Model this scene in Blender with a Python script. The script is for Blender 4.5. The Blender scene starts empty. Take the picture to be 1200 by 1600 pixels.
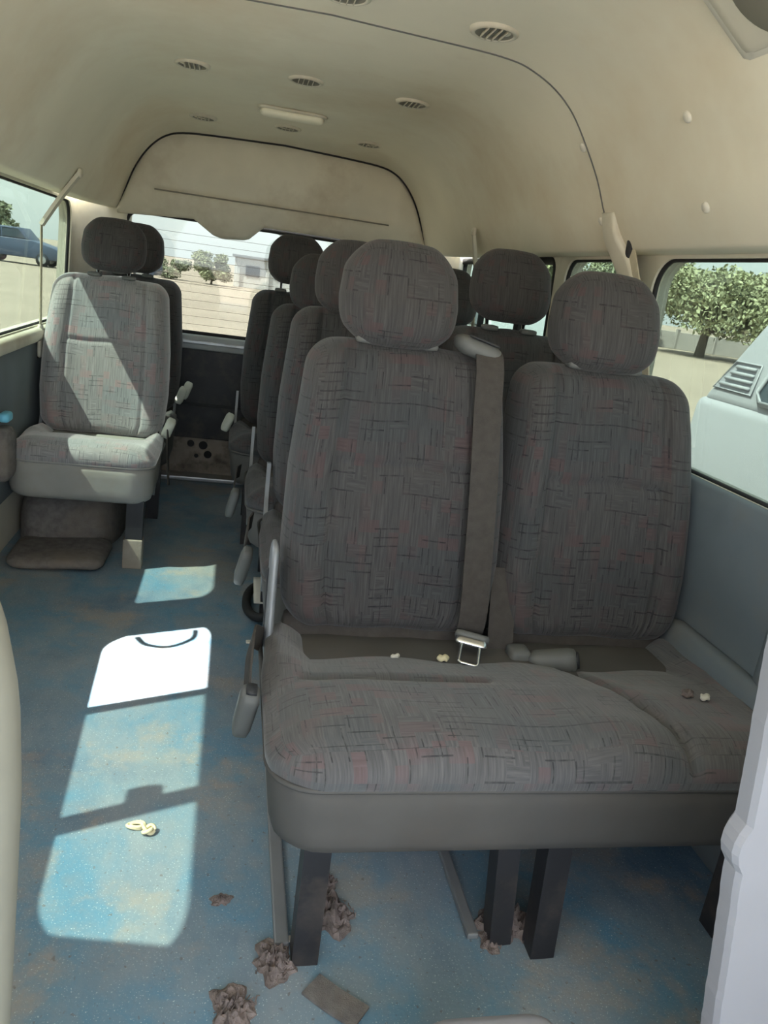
import bpy, bmesh, math, random
import numpy as np
from mathutils import Vector, Matrix
random.seed(7); rng = np.random.default_rng(7)
S = bpy.context.scene
COL = S.collection

# ------------------------------------------------------------------ camera
F_PX = 1190.0
cam_d = bpy.data.cameras.new('camera'); cam = bpy.data.objects.new('camera', cam_d); COL.objects.link(cam)
cam_d.sensor_fit = 'AUTO'; cam_d.sensor_width = 36.0; cam_d.lens = F_PX / 1600 * 36.0
cam_d.clip_start = 0.02; cam_d.clip_end = 500
_R = np.array([[0.975, 0.074, 0.209], [-0.177, -0.307, 0.935], [0.133, -0.949, -0.286]])
_u, _s, _v = np.linalg.svd(_R); _R = _u @ _v          # exact rotation: rows = world axes in camera space
right, up, back = _R[:, 0], -_R[:, 1], -_R[:, 2]
M4 = Matrix(((right[0], up[0], back[0], -0.16), (right[1], up[1], back[1], 0.0), (right[2], up[2], back[2], 1.05), (0, 0, 0, 1)))
cam.matrix_world = M4
S.camera = cam

# ------------------------------------------------------------------ world, sun, exposure
W = bpy.data.worlds.new('sky'); S.world = W; W.use_nodes = True
nt = W.node_tree; nt.nodes.clear()
sky = nt.nodes.new('ShaderNodeTexSky'); sky.sky_type = 'NISHITA'; sky.sun_disc = False
sky.sun_elevation = math.radians(57); sky.sun_rotation = math.radians(-70); sky.dust_density = 3.0; sky.air_density = 1.0
mixw = nt.nodes.new('ShaderNodeMix'); mixw.data_type = 'RGBA'; mixw.inputs[0].default_value = 0.80
sc = nt.nodes.new('ShaderNodeVectorMath'); sc.operation = 'SCALE'; sc.inputs[3].default_value = 0.30
nt.links.new(sky.outputs[0], sc.inputs[0]); nt.links.new(sc.outputs[0], mixw.inputs[6])
mixw.inputs[7].default_value = (0.92, 0.965, 1.0, 1)
bg = nt.nodes.new('ShaderNodeBackground'); bg.inputs[1].default_value = 2.0
out = nt.nodes.new('ShaderNodeOutputWorld')
nt.links.new(mixw.outputs[2], bg.inputs[0]); nt.links.new(bg.outputs[0], out.inputs[0])
sun_d = bpy.data.lights.new('sun', 'SUN'); sun_d.energy = 16.0; sun_d.angle = math.radians(0.6); sun_d.color = (1.0, 0.96, 0.88)
sun = bpy.data.objects.new('sun', sun_d); COL.objects.link(sun)
SUN_DIR = Vector((1.0, 0.38, -1.64)).normalized()
sun.rotation_euler = SUN_DIR.to_track_quat('-Z', 'Y').to_euler(); sun.location = (-6, -3, 10)
vs = S.view_settings
vs.view_transform = 'Standard'; vs.look = 'None'; vs.gamma = 1.0; vs.use_curve_mapping = False
vs.exposure = 1.55

# ------------------------------------------------------------------ material helpers
class NT:
    def __init__(s, name):
        s.m = bpy.data.materials.new(name); s.m.use_nodes = True
        s.t = s.m.node_tree; s.b = s.t.nodes['Principled BSDF']
    def n(s, typ, **kw):
        nd = s.t.nodes.new(typ)
        for k, v in kw.items(): setattr(nd, k, v)
        return nd
    def l(s, a, b): s.t.links.new(a, b)
    def coord(s, which='Object', scale=(1, 1, 1)):
        tc = s.n('ShaderNodeTexCoord'); mp = s.n('ShaderNodeMapping'); mp.inputs['Scale'].default_value = scale
        s.l(tc.outputs[which], mp.inputs[0]); return mp.outputs[0]
    def noise(s, vec, scale, detail=3, rough=.55):
        nd = s.n('ShaderNodeTexNoise'); nd.inputs['Scale'].default_value = scale; nd.inputs['Detail'].default_value = detail
        nd.inputs['Roughness'].default_value = rough
        if vec is not None: s.l(vec, nd.inputs['Vector'])
        return nd.outputs[0]
    def ramp(s, fac, stops):
        r = s.n('ShaderNodeValToRGB'); e = r.color_ramp.elements
        while len(e) < len(stops): e.new(0.5)
        for i, (p, c) in enumerate(stops):
            e[i].position = p; e[i].color = (*c, 1) if not isinstance(c, (int, float)) else (c, c, c, 1)
        s.l(fac, r.inputs[0]); return r.outputs[0]
    def mix(s, fac, a, b, mode='MIX'):
        nd = s.n('ShaderNodeMix', data_type='RGBA', blend_type=mode)
        for v, i in ((fac, 0), (a, 6), (b, 7)):
            if isinstance(v, (int, float)): nd.inputs[i].default_value = v
            elif isinstance(v, tuple): nd.inputs[i].default_value = (*v, 1)
            else: s.l(v, nd.inputs[i])
        return nd.outputs[2]
    def math(s, op, a, b=0.0):
        nd = s.n('ShaderNodeMath', operation=op)
        for v, i in ((a, 0), (b, 1)):
            if isinstance(v, (int, float)): nd.inputs[i].default_value = v
            else: s.l(v, nd.inputs[i])
        return nd.outputs[0]
    def bump(s, h, strength=.2, dist=.01):
        nd = s.n('ShaderNodeBump'); nd.inputs['Strength'].default_value = strength; nd.inputs['Distance'].default_value = dist
        s.l(h, nd.inputs['Height']); s.l(nd.outputs[0], s.b.inputs['Normal'])
    def base(s, c):
        if isinstance(c, tuple): s.b.inputs['Base Color'].default_value = (*c, 1)
        else: s.l(c, s.b.inputs['Base Color'])
    def rough(s, v):
        if isinstance(v, (int, float)): s.b.inputs['Roughness'].default_value = v
        else: s.l(v, s.b.inputs['Roughness'])

def srgb(r, g, b):
    f = lambda c: ((c / 255 + .055) / 1.055) ** 2.4 if c > 10 else c / 255 / 12.92
    return (f(r), f(g), f(b))

def plain(name, col, rough=.6, var=.12, scale=14, metal=0.0, bump=0.0, spec=.4, dirt=None, dscale=3.0):
    t = NT(name); v = t.coord()
    n = t.noise(v, scale, 4)
    c = t.ramp(n, [(.3, tuple(max(0, x * (1 - var)) for x in col)), (.7, tuple(min(1, x * (1 + var)) for x in col))])
    if dirt:
        d = t.ramp(t.noise(v, dscale, 5, .65), [(.48, 0.0), (.72, 1.0)])
        c = t.mix(d, c, dirt)
    t.base(c); t.rough(rough); t.b.inputs['Metallic'].default_value = metal
    t.b.inputs['Specular IOR Level'].default_value = spec
    if bump: t.bump(t.noise(v, scale * 12, 2), bump, .004)
    return t.m

def fabric(name, tone=1.0, sheen=.12):
    t = NT(name); uv = t.coord('UV')
    mp = lambda sc: (lambda nd: (t.l(uv, nd.inputs[0]), nd.inputs['Scale'].__setattr__('default_value', sc), nd.outputs[0])[2])(t.n('ShaderNodeMapping'))
    # woven blocks: each block takes vertical or horizontal streaks
    def cells(sx, sy):
        fl = t.n('ShaderNodeVectorMath', operation='FLOOR'); t.l(mp((sx, sy, 1)), fl.inputs[0])
        wn = t.n('ShaderNodeTexWhiteNoise', noise_dimensions='2D'); t.l(fl.outputs[0], wn.inputs['Vector'])
        return wn.outputs['Value']
    c1 = cells(26, 21); c2 = cells(48, 40); c3 = cells(13, 10)
    vert = t.noise(mp((300, 14, 1)), 1.0, 3); hori = t.noise(mp((16, 240, 1)), 1.0, 3)
    sel = t.math('GREATER_THAN', t.math('ADD', t.math('MULTIPLY', c1, .6), t.math('MULTIPLY', c2, .4)), .70)
    st = t.mix(sel, vert, hori)
    k = tone
    base = t.ramp(st, [(.28, (.085 * k, .084 * k, .088 * k)), (.52, (.122 * k, .119 * k, .122 * k)), (.76, (.172 * k, .166 * k, .168 * k))])
    # dusky pink and blue-grey blocks
    pinkm = t.math('MULTIPLY', t.math('GREATER_THAN', c2, .66), t.ramp(t.noise(mp((7, 7, 1)), 1.0, 2), [(.42, 0.0), (.56, .95)]))
    base = t.mix(pinkm, base, t.mix(st, (.10 * k, .072 * k, .074 * k), (.195 * k, .145 * k, .15 * k)))
    bluem = t.math('MULTIPLY', t.math('LESS_THAN', c3, .35), .5)
    base = t.mix(bluem, base, t.mix(st, (.062 * k, .072 * k, .078 * k), (.14 * k, .15 * k, .16 * k)))
    # short dark dashes, horizontal and vertical
    def dash(sx, sy, thr, ax):
        v = mp((sx, sy, 1)); fr = t.n('ShaderNodeVectorMath', operation='FRACTION'); t.l(v, fr.inputs[0])
        fl = t.n('ShaderNodeVectorMath', operation='FLOOR'); t.l(v, fl.inputs[0])
        wn = t.n('ShaderNodeTexWhiteNoise', noise_dimensions='2D'); t.l(fl.outputs[0], wn.inputs['Vector'])
        sp = t.n('ShaderNodeSeparateXYZ'); t.l(fr.outputs[0], sp.inputs[0])
        band = t.math('LESS_THAN', sp.outputs[ax], .17)
        return t.math('MULTIPLY', band, t.math('GREATER_THAN', wn.outputs[0], thr))
    dsh = t.math('MAXIMUM', dash(20, 58, .70, 1), dash(78, 30, .80, 0))
    dsh = t.math('MULTIPLY', dsh, t.ramp(t.noise(mp((60, 60, 1)), 1, 2), [(.35, .2), (.6, .8)]))
    base = t.mix(dsh, base, (.035 * k, .035 * k, .04 * k))
    # dust
    ob = t.coord()
    dust = t.ramp(t.noise(ob, 5, 5, .6), [(.45, 0.0), (.8, .35)])
    base = t.mix(dust, base, (.17 * k, .15 * k, .135 * k))
    t.base(base); t.rough(.92); t.b.inputs['Specular IOR Level'].default_value = .15
    t.b.inputs['Sheen Weight'].default_value = sheen; t.b.inputs['Sheen Roughness'].default_value = .5
    t.bump(t.noise(mp((420, 420, 1)), 1, 2), .12, .002)
    return t.m

def floor_material():
    t = NT('blue_floor_vinyl'); v = t.coord()
    a = t.noise(v, 3.2, 6, .6); b = t.noise(t.coord(scale=(2.6, 1.1, 1)), 1.9, 5, .62); c = t.noise(v, 9, 5, .7)
    base = t.ramp(a, [(.32, (.085, .15, .225)), (.45, (.14, .215, .28)), (.53, (.09, .215, .32)), (.60, (.16, .23, .285)), (.72, (.20, .245, .275))])
    grey = t.ramp(b, [(.46, 0.0), (.62, .85)])
    base = t.mix(grey, base, (.215, .25, .285))
    dirt = t.math('MULTIPLY', t.ramp(t.noise(v, 2.6, 6, .68), [(.52, 0.0), (.60, .85)]), t.ramp(c, [(.3, .2), (.65, 1.0)]))
    base = t.mix(dirt, base, (.31, .26, .215))
    sand = t.ramp(t.noise(v, 1.4, 4, .6), [(.42, 0.0), (.7, .55)])
    base = t.mix(sand, base, (.30, .325, .31))
    speck = t.ramp(t.noise(v, 85, 2, .5), [(.66, 0.0), (.74, .6)])
    base = t.mix(speck, base, (.12, .09, .07))
    glit = t.ramp(t.noise(v, 330, 1, .5), [(.66, 0.0), (.72, .55)])
    base = t.mix(glit, base, (.62, .70, .70))
    t.base(base)
    t.rough(t.ramp(c, [(.3, .38), (.7, .7)])); t.b.inputs['Specular IOR Level'].default_value = .45
    t.bump(t.noise(v, 120, 3), .25, .003)
    return t.m

def glass_material(name, tint, gloss=.06):
    m = bpy.data.materials.new(name); m.use_nodes = True; t = m.node_tree; t.nodes.clear()
    tr = t.nodes.new('ShaderNodeBsdfTransparent'); tr.inputs[0].default_value = (*tint, 1)
    gl = t.nodes.new('ShaderNodeBsdfGlossy'); gl.inputs['Roughness'].default_value = .03
    # thin dust film on the pane
    di = t.nodes.new('ShaderNodeBsdfDiffuse'); di.inputs[0].default_value = (.72, .75, .74, 1)
    tc = t.nodes.new('ShaderNodeTexCoord'); no = t.nodes.new('ShaderNodeTexNoise'); no.inputs['Scale'].default_value = 4; no.inputs['Detail'].default_value = 5
    t.links.new(tc.outputs['Object'], no.inputs['Vector'])
    mr = t.nodes.new('ShaderNodeMapRange'); mr.inputs[1].default_value = .35; mr.inputs[2].default_value = .75; mr.inputs[3].default_value = .015; mr.inputs[4].default_value = .05
    t.links.new(no.outputs[0], mr.inputs[0])
    m1 = t.nodes.new('ShaderNodeMixShader'); m1.inputs[0].default_value = gloss
    m2 = t.nodes.new('ShaderNodeMixShader'); t.links.new(mr.outputs[0], m2.inputs[0])
    o = t.nodes.new('ShaderNodeOutputMaterial')
    t.links.new(tr.outputs[0], m1.inputs[1]); t.links.new(gl.outputs[0], m1.inputs[2])
    t.links.new(m1.outputs[0], m2.inputs[1]); t.links.new(di.outputs[0], m2.inputs[2]); t.links.new(m2.outputs[0], o.inputs[0])
    return m

MAT = dict(
    fabric=fabric('seat_fabric', .50),
    fabric_dusty_toplit=fabric('dusty_toplit_seat_fabric', .80, .25),  # dusty cushion cloth, also lightened in place of light from above
    fabric_sunlit=fabric('sunlit_seat_fabric', 1.9, .8),  # sunlight on the single seat put into a lighter tone and sheen
    vinyl_sunlit=plain('sunlit_seat_vinyl', (.27, .265, .25), .75, .08, 9, spec=.25, dirt=(.24, .22, .19)),  # skirt of the single seat, sun brightness put into the vinyl colour
    vinyl=plain('grey_seat_vinyl', (.084, .080, .076), .75, .08, 9, spec=.25, dirt=(.085, .076, .068)),
    headliner=plain('beige_headliner', (.77, .735, .605), .85, .06, 2.2, bump=.05, spec=.2, dirt=(.68, .61, .47), dscale=1.6),
    trim=plain('beige_plastic', (.62, .595, .495), .6, .06, 5, dirt=(.46, .41, .32)),
    bluegrey=plain('blue_grey_plastic', (.13, .158, .18), .6, .1, 6, dirt=(.14, .138, .13)),
    greypl=plain('grey_plastic', (.125, .127, .122), .55, .1, 8),
    greycarpet=plain('grey_carpet', (.16, .15, .145), .95, .25, 40, bump=.4, spec=.1, dirt=(.2, .17, .14)),
    dark=plain('dark_plastic', (.03, .031, .034), .6, .15, 8),
    black=plain('black_paint', (.022, .022, .026), .45, .2, 10, dirt=(.08, .065, .055), dscale=8),
    rubber=plain('black_rubber', (.015, .015, .016), .7, .1, 10),
    belt=plain('grey_brown_webbing', (.066, .059, .054), .9, .12, 60, bump=.3, spec=.15),
    beltbeige=plain('beige_webbing', (.52, .48, .36), .85, .08, 60, bump=.2, spec=.2),
    chrome=plain('chrome_metal', (.72, .73, .74), .22, .05, 8, metal=1.0),
    metal=plain('worn_steel', (.50, .52, .54), .42, .12, 9, metal=.9, dirt=(.3, .25, .2)),
    bracket=plain('dull_steel', (.26, .27, .285), .5, .12, 9, metal=.4),
    sillmetal=plain('grey_painted_metal', (.46, .50, .50), .4, .1, 6, dirt=(.35, .33, .29)),
    rust=plain('rusty_panel', (.30, .26, .22), .75, .25, 10, dirt=(.05, .035, .03), dscale=9),
    wadding=plain('brown_wadding', (.20, .165, .155), .95, .4, 45, bump=.6, spec=.1),
    white=plain('off_white_plastic', (.265, .262, .285), .55, .04, 4, dirt=(.24, .235, .25), dscale=2),
    cap=plain('cap_plastic', (.66, .64, .56), .5, .04, 8),
    seatside=plain('beige_vinyl', (.225, .215, .175), .6, .06, 5),
    lens=plain('dome_lens', (.78, .76, .62), .3, .04, 8),
    paper=plain('paper_scrap', (.6, .57, .5), .8, .08, 12),
    rope=plain('cream_cord', (.72, .64, .42), .85, .1, 60),
    stainw=plain('white_tape', (.55, .57, .50), .7, .05, 10),
    cyan=plain('cyan_plastic', (.16, .50, .68), .5, .05, 8),
    sand=plain('sand_ground', (.30, .25, .205), .95, .10, .35, spec=.1, dirt=(.27, .225, .185), dscale=.12),
    leaf=plain('leaf_green', (.29, .31, .19), .8, .35, .9, spec=.2),  # distance haze mixed into both leaf colours
    leaf2=plain('leaf_olive', (.26, .285, .19), .8, .3, .9, spec=.2),
    bark=plain('bark', (.12, .095, .075), .9, .2, 5),
    plaster=plain('white_plaster', (.55, .55, .54), .9, .05, .6),
    wallstone=plain('pale_boundary_wall', (.30, .285, .275), .9, .2, .5),
    roofgrey=plain('grey_roof', (.25, .26, .28), .8, .1, 1),
    silver=plain('silver_car_paint', (.33, .34, .375), .6, .03, 1, metal=0.0),
    carwhite=plain('pale_car_paint', (.36, .40, .42), .35, .03, 1),
    carblue=plain('dark_blue_paint', (.06, .085, .14), .4, .1, 1),
    carglass=plain('dark_car_glass', (.035, .05, .065), .12, .1, 2, spec=.6),
    floor=floor_material(),
    glass=glass_material('green_tinted_glass', (.365, .41, .382)),
    rearglass=glass_material('rear_tinted_glass', (.395, .42, .405), .05),
)

# ------------------------------------------------------------------ object helpers
def link(name, me, mat=None, parent=None, loc=None):
    o = bpy.data.objects.new(name, me); COL.objects.link(o)
    if mat is not None and me is not None and len(me.materials) == 0: me.materials.append(MAT[mat] if isinstance(mat, str) else mat)
    if parent: o.parent = parent
    if loc is not None: o.location = loc
    return o
def mesh(name, V, Fc, smooth=True, uv=None):
    me = bpy.data.meshes.new(name); me.from_pydata([tuple(map(float, v)) for v in V], [], Fc); me.update()
    if smooth: me.polygons.foreach_set('use_smooth', [True] * len(me.polygons))
    if uv is not None:
        L = me.uv_layers.new(name='UVMap'); L.data.foreach_set('uv', np.asarray(uv, dtype=np.float32).ravel())
    return me
def tag(o, label, cat, group=None):
    o['label'] = label; o['category'] = cat
    if group: o['group'] = group
    return o
def thing(name, label, cat, loc=(0, 0, 0), group=None):
    o = link(name, None, loc=loc); o.empty_display_size = .05
    return tag(o, label, cat, group)
def struct(o): o['kind'] = 'structure'; return o

def softbox(sx, sy, sz, r, n=(8, 8, 8), fn=None, uvoff=(0, 0)):
    """rounded box around the origin on a lattice; fn deforms (x,y,z) arrays"""
    nx, ny, nz = n; idx = {}; P = []
    def vid(i, j, k):
        key = (i, j, k)
        if key not in idx:
            idx[key] = len(P); P.append((2 * i / nx - 1, 2 * j / ny - 1, 2 * k / nz - 1))
        return idx[key]
    Fc = []; ax = []
    for k, s in ((0, 0), (nz, 1)):
        for i in range(nx):
            for j in range(ny):
                q = [vid(i, j, k), vid(i + 1, j, k), vid(i + 1, j + 1, k), vid(i, j + 1, k)]
                Fc.append(q if s else q[::-1]); ax.append(2)
    for j, s in ((0, 0), (ny, 1)):
        for i in range(nx):
            for k in range(nz):
                q = [vid(i, j, k), vid(i + 1, j, k), vid(i + 1, j, k + 1), vid(i, j, k + 1)]
                Fc.append(q[::-1] if s else q); ax.append(1)
    for i, s in ((0, 0), (nx, 1)):
        for j in range(ny):
            for k in range(nz):
                q = [vid(i, j, k), vid(i, j + 1, k), vid(i, j + 1, k + 1), vid(i, j, k + 1)]
                Fc.append(q if s else q[::-1]); ax.append(0)
    P = np.array(P); h = np.array([sx, sy, sz]) / 2
    r = np.array(r if hasattr(r, '__len__') else (r, r, r), float); r = np.minimum(r, h * .999)
    P = P * h
    Q = np.clip(P, -(h - r), h - r); D = (P - Q) / r
    L = np.linalg.norm(D, axis=1); L[L == 0] = 1
    P0 = Q + r * (D / L[:, None])
    X = P0.copy()
    if fn is not None: X = np.stack(fn(P0[:, 0].copy(), P0[:, 1].copy(), P0[:, 2].copy()), 1)
    uv = []
    sel = {0: (1, 2), 1: (0, 2), 2: (0, 1)}
    for f, a in zip(Fc, ax):
        for v in f: uv.append((P[v][sel[a][0]] + uvoff[0], P[v][sel[a][1]] + uvoff[1] + (.37 if a == 2 else 0)))
    return X, Fc, uv
def soft_mesh(name, *a, **k):
    V, Fc, uv = softbox(*a, **k); return mesh(name, V, Fc, True, uv)

def box_data(x0, x1, y0, y1, z0, z1):
    V = [(x0, y0, z0), (x1, y0, z0), (x1, y1, z0), (x0, y1, z0), (x0, y0, z1), (x1, y0, z1), (x1, y1, z1), (x0, y1, z1)]
    return V, [(0, 3, 2, 1), (4, 5, 6, 7), (0, 1, 5, 4), (1, 2, 6, 5), (2, 3, 7, 6), (3, 0, 4, 7)]
def bevel_box(name, x0, x1, y0, y1, z0, z1, bev=.006, seg=2, taper=None):
    bm = bmesh.new(); V, Fc = box_data(x0, x1, y0, y1, z0, z1)
    vs = [bm.verts.new(v) for v in V]
    for f in Fc: bm.faces.new([vs[i] for i in f])
    if taper: taper(bm)
    if bev: bmesh.ops.bevel(bm, geom=list(bm.edges), offset=bev, segments=seg, affect='EDGES', profile=.6)
    me = bpy.data.meshes.new(name); bm.to_mesh(me); bm.free(); return me

def sweep(name, pts, prof, closed=False, upv=None, caps=True, smooth=True):
    """sweep a 2D profile [(a,b)] along pts; a along side vector, b along normal"""
    pts = [Vector(p) for p in pts]; n = len(pts); V = []; m = len(prof); up0 = Vector(upv) if upv else None; prev = None
    for i, p in enumerate(pts):
        a = pts[(i - 1) % n] if (closed or i > 0) else p; b = pts[(i + 1) % n] if (closed or i < n - 1) else p
        t = (b - a).normalized()
        if up0 is not None: nrm = up0 - t * up0.dot(t)
        elif prev is None:
            ref = Vector((0, 0, 1)) if abs(t.z) < .9 else Vector((1, 0, 0)); nrm = ref - t * ref.dot(t)
        else: nrm = prev - t * prev.dot(t)
        nrm.normalize(); prev = nrm; side = t.cross(nrm)
        for (x, y) in prof: V.append(p + side * x + nrm * y)
    Fc = []
    for i in range(n if closed else n - 1):
        j = (i + 1) % n
        for k in range(m):
            l = (k + 1) % m; Fc.append((i * m + k, i * m + l, j * m + l, j * m + k))
    if caps and not closed: Fc.append(tuple(range(m))[::-1]); Fc.append(tuple((n - 1) * m + k for k in range(m)))
    return mesh(name, V, Fc, smooth)
def circ(r, n=10): return [(r * math.cos(2 * math.pi * k / n), r * math.sin(2 * math.pi * k / n)) for k in range(n)]
def tube(name, pts, r, n=10, closed=False): return sweep(name, pts, circ(r, n), closed)
def ribbon(name, pts, w, th, upv): return sweep(name, pts, [(-w / 2, -th / 2), (w / 2, -th / 2), (w / 2, th / 2), (-w / 2, th / 2)], upv=upv, smooth=False)
def smooth_path(pts, n=8):
    P = [Vector(p) for p in pts]; outp = []
    for i in range(len(P) - 1):
        p0 = P[max(i - 1, 0)]; p1 = P[i]; p2 = P[i + 1]; p3 = P[min(i + 2, len(P) - 1)]
        for k in range(n):
            t = k / n
            outp.append(.5 * ((2 * p1) + (-p0 + p2) * t + (2 * p0 - 5 * p1 + 4 * p2 - p3) * t * t + (-p0 + 3 * p1 - 3 * p2 + p3) * t ** 3))
    outp.append(P[-1]); return outp
def lathe(name, prof, n=32, axis='z'):
    V = []; m = len(prof)
    for k in range(n):
        a = 2 * math.pi * k / n
        for (r, z) in prof: V.append((r * math.cos(a), r * math.sin(a), z))
    Fc = []
    for k in range(n):
        l = (k + 1) % n
        for i in range(m - 1): Fc.append((k * m + i, l * m + i, l * m + i + 1, k * m + i + 1))
    return mesh(name, V, Fc)
def rrect(c0, c1, d0, d1, r, n=6):
    pts = []
    for (cx, cy, a0) in ((c1 - r, d1 - r, 0), (c0 + r, d1 - r, 90), (c0 + r, d0 + r, 180), (c1 - r, d0 + r, 270)):
        for k in range(n + 1):
            a = math.radians(a0 + 90 * k / n); pts.append((cx + r * math.cos(a), cy + r * math.sin(a)))
    return pts

# ------------------------------------------------------------------ van shell
def wall_x(z):                       # inner face of the side wall, as distance from the centre line
    return float(np.interp(z, [0, .60, .70, .735, 1.205], [.885, .885, .875, .862, .845]))
PROF = smooth_path([(.852, 1.203, 0), (.80, 1.206, 0), (.78, 1.222, 0), (.738, 1.287, 0), (.70, 1.365, 0), (.652, 1.44, 0), (.605, 1.502, 0), (.552, 1.546, 0), (.49, 1.576, 0), (.428, 1.591, 0), (.30, 1.598, 0), (0, 1.602, 0)], 4)
PROF = [(p[0], p[1]) for p in PROF]
PROF_REAR = [(p[0], p[1]) for p in smooth_path([(.742, 1.203, 0), (.705, 1.206, 0), (.692, 1.222, 0), (.674, 1.275, 0), (.655, 1.33, 0), (.632, 1.385, 0), (.60, 1.44, 0), (.558, 1.49, 0), (.508, 1.527, 0), (.44, 1.548, 0), (.30, 1.558, 0), (0, 1.568, 0)], 4)]
def ceil_prof(Y):
    f = float(np.interp(Y, [2.7, 3.0, 3.3, 3.5, 3.62, 3.72], [0, .04, .18, .42, .70, 1.0]))
    return [(a[0] * (1 - f) + b[0] * f, a[1] * (1 - f) + b[1] * f) for a, b in zip(PROF, PROF_REAR)]
def ceil_ring(Y, off=0.0):
    p = ceil_prof(Y); pts = [(x, z) for x, z in p] + [(-x, z) for x, z in p[::-1][1:]]
    if off:
        o = []
        for i, (x, z) in enumerate(pts):
            a = pts[max(i - 1, 0)]; b = pts[min(i + 1, len(pts) - 1)]; tx, tz = b[0] - a[0], b[1] - a[1]; l = math.hypot(tx, tz) or 1
            o.append((x - tz / l * off, z + tx / l * off))
        pts = o
    return pts
def ceil_z(x, Y):
    p = ceil_prof(Y)[::-1]; return float(np.interp(abs(x), [q[0] for q in p], [q[1] for q in p]))
def build_ceiling():
    Ys = list(np.arange(-.75, 3.0, .15)) + list(np.linspace(3.0, 3.76, 22)); V = []; Fc = []
    R0 = [ceil_ring(y) for y in Ys]; m = len(R0[0])
    for y, r in zip(Ys, R0): V += [(x, y, z) for x, z in r]
    for i in range(len(Ys) - 1):
        for k in range(m - 1): Fc.append((i * m + k, (i + 1) * m + k, (i + 1) * m + k + 1, i * m + k + 1))
    o = struct(link('ceiling', mesh('ceiling', V, Fc), 'headliner'))
    so = o.modifiers.new('thick', 'SOLIDIFY'); so.thickness = .05; so.offset = 1.0
    # recessed joint between the two headliner panels
    r = ceil_ring(1.95, .0015); k = len(r) // 2
    pts = [(x, 1.95 + .012 * math.sin(abs(x) * 5), z) for x, z in r[5:k + 6]]
    link('headliner_joint', tube('headliner_joint', pts, .0018, 6), 'greypl', o)
    return o
ceil = build_ceiling()

def door_shape(y, z, hole):          # the door window: front edge leaning forward, sill rising to the front
    y0, y1, z0, z1, r = hole; q = max(0, (y1 - y) / (y1 - y0)); v = (z - z0) / (z1 - z0)
    return y - .15 * v * q ** 2, z + .05 * q * (1 - v)
def bay(y0, y1, z0, z1, hole, n=8, th=.05, shear=0.0):
    """window bay in (y,z): ring from the rectangle to the rounded hole, both skins and the reveal"""
    hy0, hy1, hz0, hz1, r = hole
    inn = rrect(hy0, hy1, hz0, hz1, r, n)
    if shear: inn = [door_shape(y, z, hole) for y, z in inn]
    cy, cz, hw, hh = (hy0 + hy1) / 2, (hz0 + hz1) / 2, (hy1 - hy0) / 2, (hz1 - hz0) / 2
    outr = []
    for (y, z) in inn:
        u, v = (y - cy) / hw, (z - cz) / hh; u = max(-1, u); s = max(abs(u), abs(v)); u /= s; v /= s
        outr.append([y1 if u > .9999 else y0 if u < -.9999 else y, z1 if v > .9999 else z0 if v < -.9999 else z])
    for c in ((y0, z0), (y0, z1), (y1, z0), (y1, z1)):
        i = min(range(len(outr)), key=lambda q: (outr[q][0] - c[0]) ** 2 + (outr[q][1] - c[1]) ** 2); outr[i] = list(c)
    m = len(inn); V = []; Fc = []
    for ring, t in ((outr, 0), (inn, 0), (inn, th), (outr, th)):
        for (y, z) in ring: V.append((wall_x(z) + t, y, z))
    for k in range(m):
        l = (k + 1) % m
        for a in range(3): Fc.append((a * m + k, a * m + l, (a + 1) * m + l, (a + 1) * m + k))
    return V, Fc
def side_wall(sgn, bays, yend):
    V = []; Fc = []
    def add(v, f):
        o = len(V); V.extend([(sgn * x, y, z) for x, y, z in v]); Fc.extend([tuple(i + o for i in q) for q in f])
    for (y0, y1, hole) in bays: add(*bay(y0, y1, .66, 1.21, hole, shear=.17 if hole[0] == .84 else 0.0))
    zs = [0, .2, .4, .60, .64, .66]
    lo = []; f = []
    for t in (0, .05):
        for z in zs: lo += [(wall_x(z) + t, -1.5, z), (wall_x(z) + t, yend, z)]
    m = len(zs)
    for t in (0, 1):
        for i in range(m - 1): a = (t * m + i) * 2; f.append((a, a + 1, a + 3, a + 2))
    add(lo, f)
    return V, Fc
LEFT_BAYS = [(-1.50, .56, (-1.35, .46, .735, 1.195, .07)), (.56, 1.965, (.84, 1.865, .70, 1.197, .085)), (1.965, 3.66, (2.07, 3.535, .735, 1.195, .085))]
RIGHT_BAYS = [(-1.50, .40, (-1.35, .28, .735, 1.195, .07)), (.40, 1.93, (.50, 1.835, .735, 1.195, .075)), (1.93, 2.43, (2.0, 2.385, .735, 1.195, .06)), (2.43, 3.68, (2.475, 3.60, .735, 1.195, .04))]
wl = struct(link('wall_left', mesh('wall_left', *side_wall(-1, LEFT_BAYS, 3.72), smooth=False), 'trim'))
wr = struct(link('wall_right', mesh('wall_right', *side_wall(1, RIGHT_BAYS, 3.72), smooth=False), 'trim'))

# floor
V, Fc = box_data(-.9, .9, -1.5, 3.84, -.05, 0)
floor = struct(link('floor', mesh('floor', V, Fc, False), 'floor'))

dash = struct(link('trim_7', soft_mesh('dashboard', 1.76, .40, .60, (.05, .12, .12), (16, 8, 10)), 'bluegrey', None, (0, -1.42, .30)))
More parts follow.
